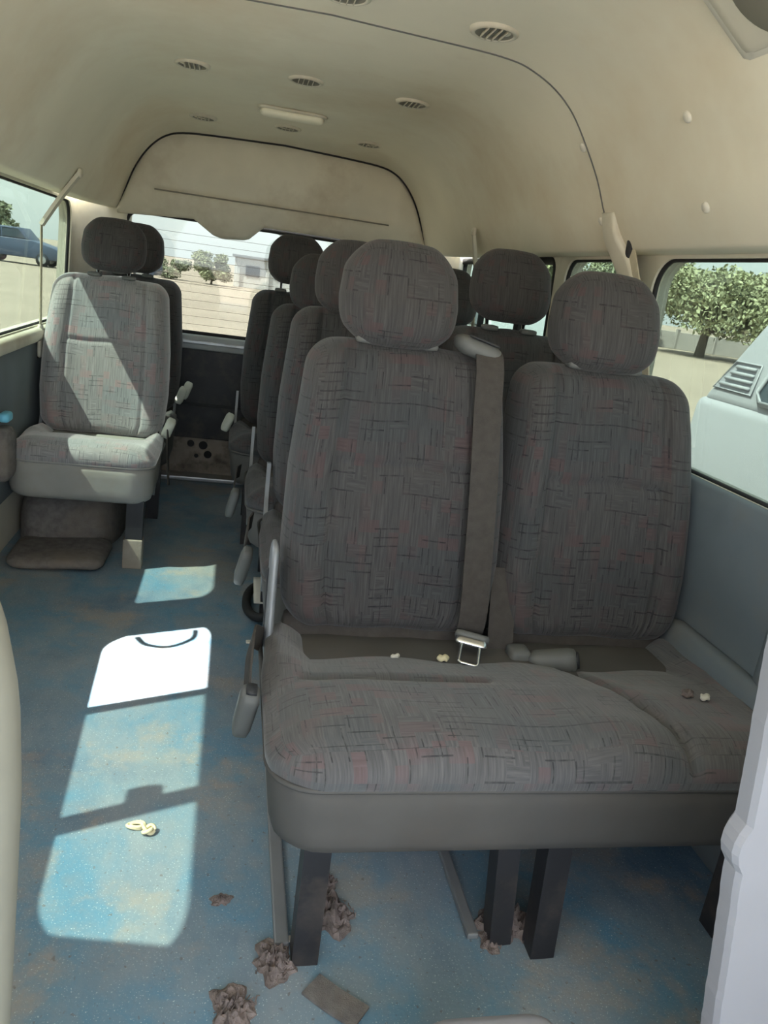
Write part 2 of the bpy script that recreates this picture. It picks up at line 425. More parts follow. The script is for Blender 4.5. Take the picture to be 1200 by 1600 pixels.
# corner pillars beside the tailgate
def corner(sgn):
    zs = [0, .4, .7, .9, 1.1, 1.2, 1.26, 1.32]; prof = smooth_path([(.862, 3.58, 0), (.85, 3.64, 0), (.80, 3.71, 0), (.73, 3.745, 0), (.675, 3.755, 0), (.655, 3.80, 0)], 4)
    V = []; Fc = []; m = len(prof)
    for z in zs:
        f = float(np.interp(z, [0, .75, 1.2, 1.32], [1.01, 1.0, .985, .95]))
        V += [(sgn * p[0] * f, p[1], z) for p in prof]
    for i in range(len(zs) - 1):
        for k in range(m - 1): Fc.append((i * m + k, i * m + k + 1, (i + 1) * m + k + 1, (i + 1) * m + k))
    return mesh('corner_trim', V, Fc)
o = struct(link('trim_1', corner(-1), 'trim')); o.modifiers.new('t', 'SOLIDIFY').thickness = .02
o = struct(link('trim_2', corner(1), 'trim')); o.modifiers.new('t', 'SOLIDIFY').thickness = .02

# tailgate: upper trim panel with the drooping cover, sill, black panel, rusty strip
def upper_panel():
    xs = np.linspace(-.70, .70, 113); nz = 26; V = []; Fc = []
    rp = ceil_prof(3.735)[::-1]; rx = [p[0] for p in rp]; rz = [p[1] for p in rp]
    for x in xs:
        zt = float(np.interp(abs(x), rx, rz)) + .014
        zt = max(zt, 1.222)
        zb = float(np.interp(x, [-.70, -.375, -.285, -.245, -.15, -.125, -.065, .70], [1.185, 1.205, 1.148, 1.139, 1.146, 1.155, 1.212, 1.212]))
        zb = min(zb, zt - .006)
        for k in range(nz + 1):
            t = k / nz; z = zb + (zt - zb) * t
            y = 3.725 - .035 * math.sin(math.pi * min(1, t * 1.05)) ** .7 + .02 * abs(x / .7) ** 3
            e = np.interp(abs(x + .02), [.50, .56], [1, 0])
            y += .016 * e / (1 + math.exp(-(z - 1.305) / .0025)) - .0
            if z < 1.21: y += .0
            V.append((x, y, z))
    for i in range(len(xs) - 1):
        for k in range(nz): a = i * (nz + 1) + k; Fc.append((a, a + nz + 1, a + nz + 2, a + 1))
    return mesh('tailgate_trim', V, Fc)
tail = struct(link('trim_3', upper_panel(), 'trim')); m_ = tail.modifiers.new('t', 'SOLIDIFY'); m_.thickness = .03; m_.offset = -1
gp = [(x, 3.722, z - .003) for x, z in ceil_ring(3.725) if z > 1.226]
def pan_y(x, z, zb=1.21, zt=1.55):
    t = (z - zb) / (zt - zb); return 3.725 - .035 * math.sin(math.pi * min(1, t * 1.05)) ** .7 + .02 * abs(x / .7) ** 3
link('panel_crease', tube('panel_crease', [(x, pan_y(x, 1.303) - .0005, 1.303) for x in np.linspace(-.545, .50, 40)], .0035, 6), 'seatside', tail)
link('gap_seal', tube('gap_seal', gp, .0042, 8), 'rubber', tail)
wrear = struct(link('wall_rear', bevel_box('wall_rear', -.86, .86, 3.775, 3.815, .20, .63, .004), 'black'))
link('window_sill', bevel_box('window_sill', -.70, .70, 3.735, 3.82, .632, .70, .012, 3), 'sillmetal', wrear)
link('sill_ledge', bevel_box('sill_ledge', -.68, .68, 3.72, 3.745, .66, .676, .004), 'metal', wrear)
link('rusty_strip', bevel_box('rusty_strip', -.86, .86, 3.785, 3.81, .02, .205, .004), 'rust', wrear)
for i, (x, z, r) in enumerate([(-.33, .17, .016), (-.27, .165, .02), (-.245, .12, .018), (-.30, .11, .010), (-.12, .16, .016), (0, .12, .015), (.15, .16, .016)]):
    c = link('panel_hole', lathe('panel_hole', [(0, .002), (r, .002), (r * 1.1, -.004)], 14), 'dark', wrear, (x, 3.783, z)); c.rotation_euler = (math.pi / 2, 0, 0)
link('tread_strip', bevel_box('tread_strip', -.80, .80, 3.70, 3.80, 0.0, .022, .006), 'metal', wrear)
link('lower_ribbing', bevel_box('lower_ribbing', -.66, .66, 3.768, 3.78, .36, .375, .003), 'dark', wrear)

# windows
def pane(name, sgn, y0, y1, z0, z1, parent, mat='glass', off=.02, r=None):
    V = []; 
    pts = rrect(y0, y1, z0, z1, r, 6) if r else [(y0, z0), (y1, z0), (y1, z1), (y0, z1)]
    m = len(pts)
    for t in (off, off + .004):
        for (y, z) in pts: V.append((sgn * (wall_x(z) + t), y, z))
    Fc = [tuple(range(m)), tuple(range(2 * m - 1, m - 1, -1))] + [(k, (k + 1) % m, m + (k + 1) % m, m + k) for k in range(m)]
    return link(name, mesh(name, V, Fc, False), mat, parent)
def seal(sgn, hole, parent, w=.007):
    y0, y1, z0, z1, r = hole
    pts = [(sgn * (wall_x(z) + .012), y, z) for y, z in [door_shape(y, z, hole) if y0 == .84 else (y, z) for y, z in rrect(y0, y1, z0, z1, r, 8)]]
    return link('rubber_seal', tube('rubber_seal', pts, w, 6, True), 'rubber', parent)
def win(n): return struct(link('window_%d' % n, None))
w1 = win(1); seal(-1, LEFT_BAYS[1][2], w1)
pane('glass_pane', -1, .62, 1.07, .69, 1.205, w1); pane('glass_pane', -1, 1.10, 1.475, .69, 1.205, w1, off=.028)
def sbar(sgn, y, parent, w=.04, x=.02): return link('sash_bar', bevel_box('sash_bar', *sorted((sgn * (.852 + x - .006), sgn * (.868 + x))), y - w / 2, y + w / 2, .705, 1.20, .003), 'rubber', parent)
sbar(-1, 1.087, w1, .045, .018); sbar(-1, 1.487, w1, .028, .02)
link('sash_latch', bevel_box('sash_latch', -.875, -.84, 1.10, 1.155, .93, 1.00, .008), 'dark', w1)
w2 = win(2); seal(-1, LEFT_BAYS[2][2], w2); pane('glass_pane', -1, 2.05, 3.55, .72, 1.21, w2)
w3 = win(3); seal(1, RIGHT_BAYS[1][2], w3); pane('glass_pane', 1, .48, 1.855, .72, 1.21, w3)
w4 = win(4); seal(1, RIGHT_BAYS[2][2], w4); pane('glass_pane', 1, 1.98, 2.40, .72, 1.21, w4)
w5 = win(5); seal(1, RIGHT_BAYS[3][2], w5, .016); pane('glass_pane', 1, 2.46, 3.62, .72, 1.21, w5)
sbar(1, 3.27, w5, .03); sbar(1, 2.80, w5, .05)
w6 = win(6)
pts = rrect(-.665, .665, .705, 1.205, .05, 6); m = len(pts)
V = [(x, 3.775, z) for x, z in pts] + [(x, 3.779, z) for x, z in pts]
Fc = [tuple(range(m)), tuple(range(2 * m - 1, m - 1, -1))] + [(k, (k + 1) % m, m + (k + 1) % m, m + k) for k in range(m)]
link('glass_pane', mesh('glass_pane', V, Fc, False), 'rearglass', w6)
link('rubber_seal', tube('rubber_seal', [(x, 3.77, z) for x, z in pts], .011, 6, True), 'rubber', w6)
for k in range(12):
    z = .745 + k * .036
    link('heater_wire', sweep('heater_wire', [(-.60, 3.7735, z), (.60, 3.7735, z)], circ(.0007, 4)), 'rust', w6)
link('wiper_arm', sweep('wiper_arm', [(-.02, 3.80, 1.21), (.12, 3.80, 1.165), (.30, 3.80, 1.06)], circ(.008, 6)), 'dark', w6)

# lower side trim ------------------------------------------------------------
t4 = struct(link('trim_4', soft_mesh('side_panel', .036, 3.6, .735, (.012, .03, .03), (2, 20, 16), fn=lambda x, y, z: (x - .012 * (z > .16) - .0 * y, y, z)), 'bluegrey', None, (.872, 1.5, .3675)))
link('map_pocket', soft_mesh('map_pocket', .05, .62, .30, (.02, .04, .05), (4, 12, 8), fn=lambda x, y, z: (x - .02 * (z > .05), y, z + .10 * (-y / .62) * 0)), 'bluegrey', t4, (-.01, -.38, -.085))
link('pillar_foot', soft_mesh('pillar_foot', .05, .10, .26, (.02, .02, .02), (4, 4, 6)), 'bluegrey', t4, (-.012, -.42, .12))
t5 = struct(link('trim_5', soft_mesh('side_panel', .03, 2.9, .50, (.012, .03, .03), (2, 20, 6)), 'bluegrey', None, (-.872, 1.9, .44)))
link('window_ledge', soft_mesh('window_ledge', .05, 1.62, .05, (.02, .02, .02), (4, 14, 4)), 'trim', t5, (.012, .94, .265))
# wheel arch and step on the left
arch = struct(link('trim_6', soft_mesh('wheel_arch', .36, 1.0, .50, (.09, .25, .16), (10, 24, 16)), 'greycarpet', None, (-.70, 3.19, -.02)))

# ------------------------------------------------------------------ seats (local: x across, y towards the backrest, z up, origin on the floor below the cushion front)
MC = {}
def cached(key, fn):
    if key not in MC: MC[key] = fn()
    return MC[key]
gauss = lambda d, w: np.exp(-(d / w) ** 2)
def backrest_me(w):
    def fn(x, y, z):
        t = (z + .285) / .57; hw = w / 2; u = np.abs(x) / hw
        s = np.interp(t, [0, .10, .28, .55, 1], [.86, .965, 1.0, .985, .885])
        fr = np.clip(-y / .05, 0, 1)
        y = y - fr * (.026 * np.exp(-((u - .80) / .20) ** 2) * np.interp(t, [0, .15, .8, 1], [.3, 1, 1, .3]) + .014 * np.sin(np.pi * np.clip(t, 0, 1)))
        y = y + fr * .013 * gauss(np.abs(x) - .62 * hw, .0055) * np.clip(t * 12, 0, 1)
        y = y + fr * .009 * gauss(z - .055, .006) * (u < .62)
        z = z - .014 * (x / hw) ** 2 * np.clip((t - .5) * 2, 0, 1) + .002 * np.sin(x * 37 + 1)
        x = x * s
        return x, y + .25 * z, z
    return soft_mesh('backrest', w, .135, .57, (.055, .055, .05), (76, 10, 72), fn)
def back_shell_me(w):
    def fn(x, y, z):
        t = (z + .26) / .52; s = np.interp(t, [0, .12, .3, 1], [.88, .97, 1, .88]); return x * s, y + .25 * z, z
    return soft_mesh('back_shell', w - .03, .03, .50, (.012, .012, .04), (10, 2, 10), fn)
def headrest_me(w=.24, h=.193):
    def fn(x, y, z):
        t = z / h + .5
        s = np.interp(t, [0, .15, .45, .75, 1], [.88, .98, 1.02, .97, .86])
        y = y * np.interp(t, [0, .4, 1], [1.0, 1.05, .8]); y = y - .012 * np.cos(np.pi * x / w) + .006 * gauss(y - .0, .004)
        z = z + .010 * (1 - (2 * x / w) ** 2) * np.clip(z / h * 2, -.4, 1)
        return x * s, y + .22 * z, z
    return soft_mesh('headrest', w, .125, h, (.06, .055, .062), (30, 16, 26), fn)
def cushion_me(w, split):
    hw = w / 2; d = .53
    def fn(x, y, z):
        up = np.clip(z / .03, 0, 1); yy = y + d / 2           # 0 front .. d rear
        dip = np.interp(yy, [0, .08, .20, .30, .40, .53], [.0, .0, .012, .038, .068, .080])
        edge = np.clip((np.abs(x) - (hw - .085)) / .06, 0, 1)
        rear = np.clip((yy - .12) / .2, 0, 1)
        zz = z - up * dip * (1 - .75 * edge * rear)
        zz = zz - up * .012 * gauss(yy - .245, .011) * (1 - edge) * (np.abs(x - (-hw / 2 if split else 0)) < (hw * .36 if split else hw * .7))
        if split:
            xs = .115 + .10 * (1 - yy / d) ** 1.0
            zz = zz - up * .018 * gauss(x - xs, .011) + up * .014 * gauss(x - (xs - .11), .09) * np.clip(1 - yy / .6, 0, 1)
            zz = zz + up * .007 * np.sin(np.clip((x + hw) / (hw), 0, 1) * np.pi)
        zz = zz - up * .022 * (2 * x / w) ** 6 * (1 - rear)
        zz = zz + up * .0025 * np.sin(x * 23 + 3 * y) * np.sin(y * 19)
        x = x * np.interp(yy, [0, .05, .3, .53], [.965, 1, 1, .955])
        return x, y - .010 * up * 0, zz
    return soft_mesh('cushion', w, d, .105, (.075, .085, .05), (84 if split else 48, 48, 10), fn)
def skirt_me(w):
    def fn(x, y, z):
        t = (z + .065) / .13; k = np.interp(t, [0, 1], [.965, 1.0]); return x * k * np.interp(y + .265, [0, .05, .3, .53], [.968, 1, 1, .955]), y * np.interp(t, [0, 1], [.955, 1.0]), z
    return soft_mesh('skirt', w - .006, .526, .15, (.07, .08, .03), (36, 20, 8), fn)
def piping_me(w):
    return tube('piping', [(x, y, 0) for x, y in rrect(-w / 2 + .004, w / 2 - .004, -.258, .258, .075, 8)], .0045, 6, True)

def setmat(o, m):                   # material on the object, so copies can share one mesh
    if len(o.data.materials) == 0: o.data.materials.append(MAT[m])
    o.material_slots[0].link = 'OBJECT'; o.material_slots[0].material = MAT[m]; return o
def add_headrest(root, x, lift, yy, ztop):
    h = link('headrest', cached('head', headrest_me), 'fabric', root, (x, yy + .012 + .25 * lift, ztop + lift + .095))
    for s in (-1, 1):
        link('rod', cached('rod', lambda: tube('rod', [(0, -.055, -.22), (0, 0, 0)], .006, 10)), 'chrome', h, (s * .058, .004, -.06))
        link('collar', cached('collar', lambda: soft_mesh('collar', .05, .034, .016, (.008, .008, .006), (4, 4, 2))), 'greypl', root, (x + s * .06, yy - .03, ztop + .006))
    return h
def buckle(root, x, y, z, tilt, mat='greypl', label=None):
    b = link('buckle', cached('buckle', lambda: soft_mesh('buckle', .03, .034, .085, (.010, .010, .012), (4, 4, 6), fn=lambda x, y, z: (x * (1 + 1.5 * z), y * (1 + 1.2 * z), z))), mat, root, (x, y, z))
    b.rotation_euler = tilt
    link('release_button', cached('relbut', lambda: soft_mesh('release_button', .018, .022, .008, (.003, .003, .003), (2, 2, 2))), 'dark', b, (0, 0, .043))
    return b

def make_seat(name, label, w, backs, loc, lifts, split=True, mats=('fabric', 'fabric', 'vinyl'), dz=0.0, belt=False, legs=(), group=None, bracket=True, tongue=False, vcl='greypl'):
    root = thing(name, label, 'seat', loc, group)
    cu = link('cushion', cached(('cu', w), lambda: cushion_me(w, split)), None, root, (0, .27, .365))
    link('piping', cached(('pi', w), lambda: piping_me(w)), None, cu, (0, 0, -.018))
    link('skirt', cached(('sk', w), lambda: skirt_me(w)), None, root, (0, .27, .285))
    for (bx, bw), lf in zip(backs, lifts):
        link('backrest', cached(('ba', bw), lambda: backrest_me(bw)), None, root, (bx, .605, .652))
        link('back_shell', cached(('bs', bw), lambda: back_shell_me(bw)), 'dark', root, (bx, .672, .64))
        add_headrest(root, bx + (-.028 if bx < 0 else -.012 if bx > 0 else 0), lf, .668, .932)
        # fabric flap between cushion and backrest
        link('lower_flap', cached(('fl', bw), lambda: soft_mesh('lower_flap', bw * .95, .05, .17, (.02, .02, .04), (16, 4, 6), fn=lambda x, y, z: (x, y + .30 * z + .004 * np.sin(x * 40), z))), 'belt', root, (bx, .50, .315))
    for o in root.children:
        if o.name.startswith('cushion'): setmat(o, mats[1]); setmat(o.children[0], mats[2])
        if o.name.startswith('skirt'): setmat(o, mats[2])
        if o.name.startswith('backrest'): setmat(o, mats[0])
    for (x0, y0, x1, y1, tw) in legs:
        link('leg', sweep('leg', [(x0, y0, .25), (x1, y1, -dz)], [(-tw / 2, -.02), (tw / 2, -.02), (tw / 2, .02), (-tw / 2, .02)], upv=(0, 1, 0), smooth=False), 'black', root)
    bar = link('under_frame', bevel_box('under_frame', -w / 2 + .07, w / 2 - .06, .09, .42, .24, .262, .006), 'dark', root)
    for s in (-1, 1) if bracket else ():
        link('side_bracket', cached(('br', s), lambda: sweep('side_bracket', smooth_path([(0, .30, .22), (0, .42, .30), (0, .515, .40), (0, .535, .50)], 6), [(-.016, -.005), (.016, -.005), (.016, .005), (-.016, .005)], upv=(1, 0, 0), smooth=False)), 'bracket', root, (s * (w / 2 - .022), 0, 0))
    return root

def split_seat(name, label, w, loc, lifts, legs, **k):
    return make_seat(name, label, w, [(-.205, .455), (.235, .44)], loc, lifts, True, legs=legs, **k)

LEGS = [(-.375, .05, -.372, .055, .042), (-.06, .075, -.035, .075, .038), (.015, .045, .03, .045, .042), (.39, .07, .39, .07, .04), (-.37, .42, -.37, .42, .04), (.0, .42, .0, .42, .04)]
front = split_seat('double_seat', 'nearest grey patterned double seat with two headrests and a slack grey belt', .93, (.395, .90, 0), (0, 0), LEGS, mats=('fabric', 'fabric_dusty_toplit', 'vinyl'))
row2 = split_seat('double_seat', 'double seat directly behind the nearest one, its window-side headrest raised on chrome rods', .93, (.405, 1.56, .028), (-.01, .03), LEGS, dz=.028)
row3 = split_seat('double_seat', 'third double seat back, mostly hidden, grey headrest at the aisle', .93, (.375, 2.18, 0), (-.018, .0), LEGS)
row4 = split_seat('double_seat', 'rearmost dark double seat against the tailgate window on the aisle side', .93, (.315, 2.82, .02), (.04, .04), LEGS, dz=.02)
single = make_seat('single_seat', 'sunlit single seat left of the aisle by the window', .47, [(0, .455)], (-.617, 2.44, 0), (.018,), False, ('fabric_sunlit', 'fabric_sunlit', 'vinyl_sunlit'),
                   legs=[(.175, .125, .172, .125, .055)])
for o in single.children:
    if o.name.startswith('headrest'): o.scale = (.94, 1, .92)
    if o.name.startswith(('cushion', 'skirt')): o.scale = (1, .88, 1); o.location.y = .302; o.location.z += .015
rear_s = make_seat('single_seat', 'dark single seat behind the sunlit seat, beside the tailgate window', .47, [(0, .455)], (-.610, 2.99, 0), (.02,), False,
                   legs=[(.175, .12, .172, .12, .05), (-.18, .12, -.18, .12, .04)])
for o in rear_s.children:
    if o.name.startswith(('cushion', 'skirt')): o.scale = (1, .85, 1); o.location.y = .31
# ribbed foot sleeve on the visible leg of the sunlit seat
link('leg_sleeve', bevel_box('leg_sleeve', .140, .204, .10, .15, 0.0, .105, .004), 'rust', single)

rc = link('recliner_cover', soft_mesh('recliner_cover', .018, .055, .25, (.007, .02, .03), (4, 8, 14), fn=lambda x, y, z: (x, y + .25 * z, z)), 'bracket', front, (-.447, .475, .42))
link('slot', soft_mesh('slot', .006, .012, .15, (.002, .004, .01), (2, 3, 8), fn=lambda x, y, z: (x, y + .25 * z, z)), 'dark', rc, (-.009, -.005, 0))
# belt, buckle parts of the nearest seat (local coordinates of the seat)
def lean(z, off): return .605 + .25 * (z - .652) - .0675 - off
pts = [(-.05, .66, .925), (-.05, .61, .945), (-.050, lean(.90, .022), .915), (-.050, lean(.84, .034), .84), (-.048, lean(.70, .046), .70), (-.045, lean(.55, .048), .55), (-.042, lean(.44, .040), .44), (-.040, .455, .385)]
sb = link('belt_strap', ribbon('belt_strap', smooth_path(pts, 6), .058, .0025, (0, -1, .2)), 'belt', front)
g = link('belt_guide', soft_mesh('belt_guide', .105, .07, .04, (.03, .03, .018), (12, 8, 6), fn=lambda x, y, z: (x, y, z - .25 * x)), 'greypl', front, (-.066, .625, .945))
link('guide_slot', soft_mesh('guide_slot', .066, .014, .006, (.006, .006, .003), (8, 3, 2), fn=lambda x, y, z: (x, y, z - .25 * x)), 'dark', g, (.005, -.022, .019))
def tongue():
    V = []; Fc = []
    outer = rrect(-.030, .030, -.014, .014, .006, 3); body = soft_mesh
    return soft_mesh('belt_tongue', .066, .014, .026, (.008, .006, .008), (8, 3, 4))
tg = link('belt_tongue', tongue(), 'chrome', front, (-.045, .42, .388)); tg.rotation_euler = (-1.15, .1, -.3)
fr = [(x, 0, z) for x, z in rrect(-.019, .019, -.058, -.008, .006, 3)]
link('latch_plate', tube('latch_plate', fr, .0035, 6, True), 'chrome', tg)
link('tongue_stop', soft_mesh('tongue_stop', .07, .02, .016, (.006, .006, .006), (6, 3, 3)), 'greypl', tg, (0, 0, .012))
lp = link('lap_strap', ribbon('lap_strap', smooth_path([(.03, .50, .52), (.028, .47, .44), (.03, .45, .36), (.03, .44, .30)], 5), .055, .003, (0, -1, .2)), 'belt', front)
bk = buckle(front, .125, .395, .365, (math.radians(75), 0, math.radians(68))); bk.scale = (1.5, 1.3, 1.15)
link('second_buckle', soft_mesh('second_buckle', .046, .05, .04, (.012, .012, .012), (5, 5, 5)), 'greypl', front, (.062, .425, .358))
b2 = buckle(front, -.490, .235, .335, (math.radians(12), math.radians(8), 0)); b2.scale = (1.1, 1.2, 1.15)
link('buckle_strap', ribbon('buckle_strap', smooth_path([(-.46, .45, .36), (-.48, .38, .40), (-.488, .30, .41), (-.490, .25, .37)], 5), .045, .004, (-1, 0, .2)), 'belt', front)
# crumbs on the nearest seat cushion
for i, (x, y, z, s, mt) in enumerate([(-.11, .385, .368, .011, 'rope'), (-.205, .39, .366, .008, 'paper'), (.30, .20, .412, .012, 'wadding'), (.33, .19, .411, .010, 'paper')]):
    c = link('crumb', soft_mesh('crumb', s * 2, s * 1.4, s * .9, s * .4, (5, 4, 4), fn=lambda x, y, z: (x + .3 * np.sin(y * 400) * s, y, z + .2 * s * np.sin(x * 500))), mt, None, (.395 + x, .90 + y, z))
    tag(c, ['yellowish crumb on the nearest seat below the backrest', 'pale paper crumb on the nearest seat beside the yellowish crumb', 'brown scrap of fluff on the nearest seat at the window side', 'pale thread crumb beside the brown fluff on the nearest seat'][i], 'crumb', 'crumbs on the nearest seat')
# white buckles on the far seats
for root, x, y, z in ((single, .245, .44, .43), (rear_s, .245, .40, .47), (rear_s, .265, .42, .49), (row4, -.475, .33, .40)):
    b = link('buckle', soft_mesh('buckle', .035, .05, .075, .012, (4, 4, 5)), 'stainw', root, (x, y, z)); b.rotation_euler = (.3, .35, 0)
link('belt_strap', ribbon('belt_strap', [(.245, .42, .42), (.25, .38, .36), (.262, .34, .24)], .05, .004, (1, 0, .1)), 'belt', single)
for rt in (row2, row3):
    b = link('buckle', soft_mesh('buckle', .03, .05, .10, .012, (4, 4, 5)), 'greypl', rt, (-.50, .25, .30)); b.rotation_euler = (.2, .2, 0)
    link('belt_strap', ribbon('belt_strap', [(-.48, .44, .36), (-.495, .33, .38), (-.50, .27, .34)], .045, .004, (-1, 0, .1)), 'belt', rt)

# ------------------------------------------------------------------ ceiling fittings
def vent(x, y, label):
    z = ceil_z(x, y) - .001
    v = thing('air_vent', label, 'air vent', (x, y, z), 'round air vents in the ceiling')
    link('bezel', cached('bezel', lambda: lathe('bezel', [(.040, .004), (.042, -.006), (.047, -.007), (.053, -.004), (.055, .003)], 40)), 'trim', v)
    link('cup', cached('cup', lambda: lathe('cup', [(.0005, .0), (.036, .0), (.042, -.005)], 32)), 'seatside', v)
    for k in (-1.5, -.5, .5, 1.5):
        L = math.sqrt(.041 ** 2 - (.0145 * k) ** 2)
        link('louver', cached(('louver', abs(k)), lambda: soft_mesh('louver', .0025, 2 * L, .010, (.001, .002, .002), (1, 6, 2))), 'trim', v, (.0145 * k, 0, -.004)).rotation_euler = (0, .25, 0)
    return v
for x, y, l in ((.340, 1.815, 'large round ceiling vent with visible louvers, nearest on the window side'), (.012, 1.80, 'ceiling vent cut by the top edge of the picture'),
                (-.343, 2.655, 'round ceiling vent left of the row in front of the dome light'), (-.004, 2.61, 'round ceiling vent in the middle, just in front of the dome light'), (.333, 2.615, 'round ceiling vent right of the middle row'),
                (-.345, 3.46, 'small far round ceiling vent left of the dome light'), (-.01, 3.42, 'faint round vent just behind the dome light'), (.325, 3.42, 'faint far ceiling vent on the right near the tailgate')):
    vent(x, y, l)
dl = thing('dome_light', 'long cream dome light on the rear ceiling', 'light', (-.012, 3.105, ceil_z(0, 3.1)))
link('base', soft_mesh('base', .26, .085, .014, (.04, .04, .006), (16, 10, 2)), 'trim', dl, (0, 0, -.005))
link('lens', soft_mesh('lens', .235, .06, .03, (.03, .028, .014), (16, 10, 4)), 'lens', dl, (0, 0, -.018))
# speaker in the shoulder of the ceiling, at the upper right
def surf_frame(x, y):
    dz = (ceil_z(x + .01, y) - ceil_z(x - .01, y)) / .02; tx = Vector((1, 0, dz)).normalized(); n = tx.cross(Vector((0, 1, 0))); return Vector((x, y, ceil_z(x, y))), tx, n
def place_on_ceiling(o, x, y, off=0.0):
    p, tx, n = surf_frame(x, y); ty = Vector((0, 1, 0)); p = p - n * off if n.z > 0 else p + n * off
    if n.z < 0: n = -n
    R3 = Matrix((tx, ty, n)).transposed().to_4x4(); R3.translation = p; o.matrix_world = R3
sp = thing('ceiling_speaker', 'square beige speaker grille at the upper right of the ceiling', 'speaker')
place_on_ceiling(sp, .562, 1.135, .0)
link('frame', soft_mesh('frame', .21, .34, .03, (.025, .025, .012), (12, 16, 4)), 'cap', sp, (0, 0, -.002))
link('grille', soft_mesh('grille', .17, .30, .012, (.02, .02, .005), (10, 12, 2)), 'trim', sp, (0, 0, -.014))
link('cone_cover', lathe('cone_cover', [(.0005, -.006), (.07, -.004), (.078, 0.0), (.08, .004)], 36), 'seatside', sp, (0, .02, -.019))
for x, y, l in ((.659, 1.4986, 'upper round cap on the headliner above the right window'), (.743, 1.500, 'lower round cap on the headliner just above the right window'), (.655, 1.968, 'upper round cap beside the headliner joint'), (.745, 1.972, 'lower round cap at the foot of the headliner joint')):
    c = link('screw_cap', cached('cap', lambda: lathe('screw_cap', [(.0005, -.006), (.008, -.0055), (.011, -.003), (.0125, .002)], 20)), 'cap')
    tag(c, l, 'screw cap', 'screw caps on the headliner'); place_on_ceiling(c, x, y)

# ------------------------------------------------------------------ wall seat belts
def wall_belt(label, top, mid, low, foot, mat, sl_w=.05):
    b = thing('seat_belt', label, 'seat belt', foot, 'wall seat belts'); f = Vector(foot)
    L = lambda p: Vector(p) - f
    upv = (1, 0, 0) if foot[0] < 0 else (-1, 0, 0)
    link('sleeve', ribbon('sleeve', smooth_path([L(top), L(top).lerp(L(mid), .5) + Vector((0, 0, .006)), L(mid)], 5), sl_w, .012, upv), 'trim', b)
    link('webbing', ribbon('webbing', smooth_path([L(mid), L(mid).lerp(L(low), .12), L(low)], 5), sl_w * .8, .003, upv), mat, b)
    link('anchor_sleeve', soft_mesh('anchor_sleeve', .016, .05, .12, (.007, .012, .012), (3, 4, 6)), 'trim', b, tuple(L(low)))
    link('mount_cover', soft_mesh('mount_cover', .016, .04, .03, (.006, .012, .010), (4, 6, 4)), 'trim', b, tuple(L(top)))
    link('floor_strap', ribbon('floor_strap', [L(low), L(low) + Vector((-.03 if foot[0] < 0 else .03, .02, -.2)), Vector((0, 0, 0))], .04, .004, upv), 'belt', b)
wall_belt('cream seat belt hanging in front of the left window', (-.728, 3.05, 1.272), (-.850, 3.03, 1.082), (-.850, 3.02, .68), (-.86, 3.0, .06), 'beltbeige', .034)
wall_belt('cream seat belt at the far right window behind the raised headrest', (.715, 3.03, 1.282), (.80, 3.16, 1.08), (.815, 3.12, .74), (.85, 3.10, .06), 'beltbeige', .045)
# belt pillar cover by the right window
bc = thing('belt_pillar_cover', 'beige belt cover curving down the pillar beside the right window', 'belt cover', (.80, 1.85, 1.10))
L = lambda p: (p[0] - .80, p[1] - 1.85, p[2] - 1.10)
link('cover', sweep('cover', [L(p) for p in smooth_path([(.745, 1.925, 1.295), (.762, 1.925, 1.24), (.792, 1.91, 1.19), (.80, 1.865, 1.14), (.80, 1.80, 1.06), (.81, 1.77, .90), (.825, 1.76, .74)], 6)], [(x, y) for x, y in rrect(-.034, .034, -.014, .014, .010, 3)], upv=(-1, 0, -.2)), 'trim', bc)
link('slot', soft_mesh('slot', .014, .022, .10, (.005, .008, .01), (3, 3, 6), fn=lambda x, y, z: (x - .22 * z, y - .32 * z, z)), 'dark', bc, L((.787, 1.872, 1.205)))
link('webbing', ribbon('webbing', [L(p) for p in smooth_path([(.79, 1.87, 1.20), (.79, 1.79, 1.10), (.80, 1.72, .98), (.825, 1.66, .76)], 5)], .045, .003, (-1, 0, 0)), 'beltbeige', bc)

# ------------------------------------------------------------------ things near the camera
# curved beige panel at the left edge, white torn-edged panel at the right
def left_panel():
    prof = [(.0, -0.332), (.20, -0.325), (.38, -0.309), (.52, -0.303), (.62, -0.299), (.71, -0.300), (.77, -0.309), (.82, -0.322), (.90, -0.357), (.97, -0.407)]
    zs = [p[0] for p in prof]; V = []; Fc = []; n = 12
    Z = np.linspace(0, .97, 40)
    for z in Z:
        e = float(np.interp(z, zs, [p[1] for p in prof]))
        for k in range(n + 1):
            a = math.pi * k / n
            V.append((e - .035 + .035 * math.sin(a) if 0 < k < n else e - .30, .55 - .035 * math.cos(a), z))
    m = n + 1
    for i in range(len(Z) - 1):
        for k in range(m): Fc.append((i * m + k, i * m + (k + 1) % m, (i + 1) * m + (k + 1) % m, (i + 1) * m + k))
    Fc.append(tuple(range(m))[::-1]); Fc.append(tuple((len(Z) - 1) * m + k for k in range(m)))
    return mesh('front_panel', V, Fc)
tag(link('curved_panel', left_panel(), 'seatside'), 'curved beige panel edge standing at the left border', 'panel')
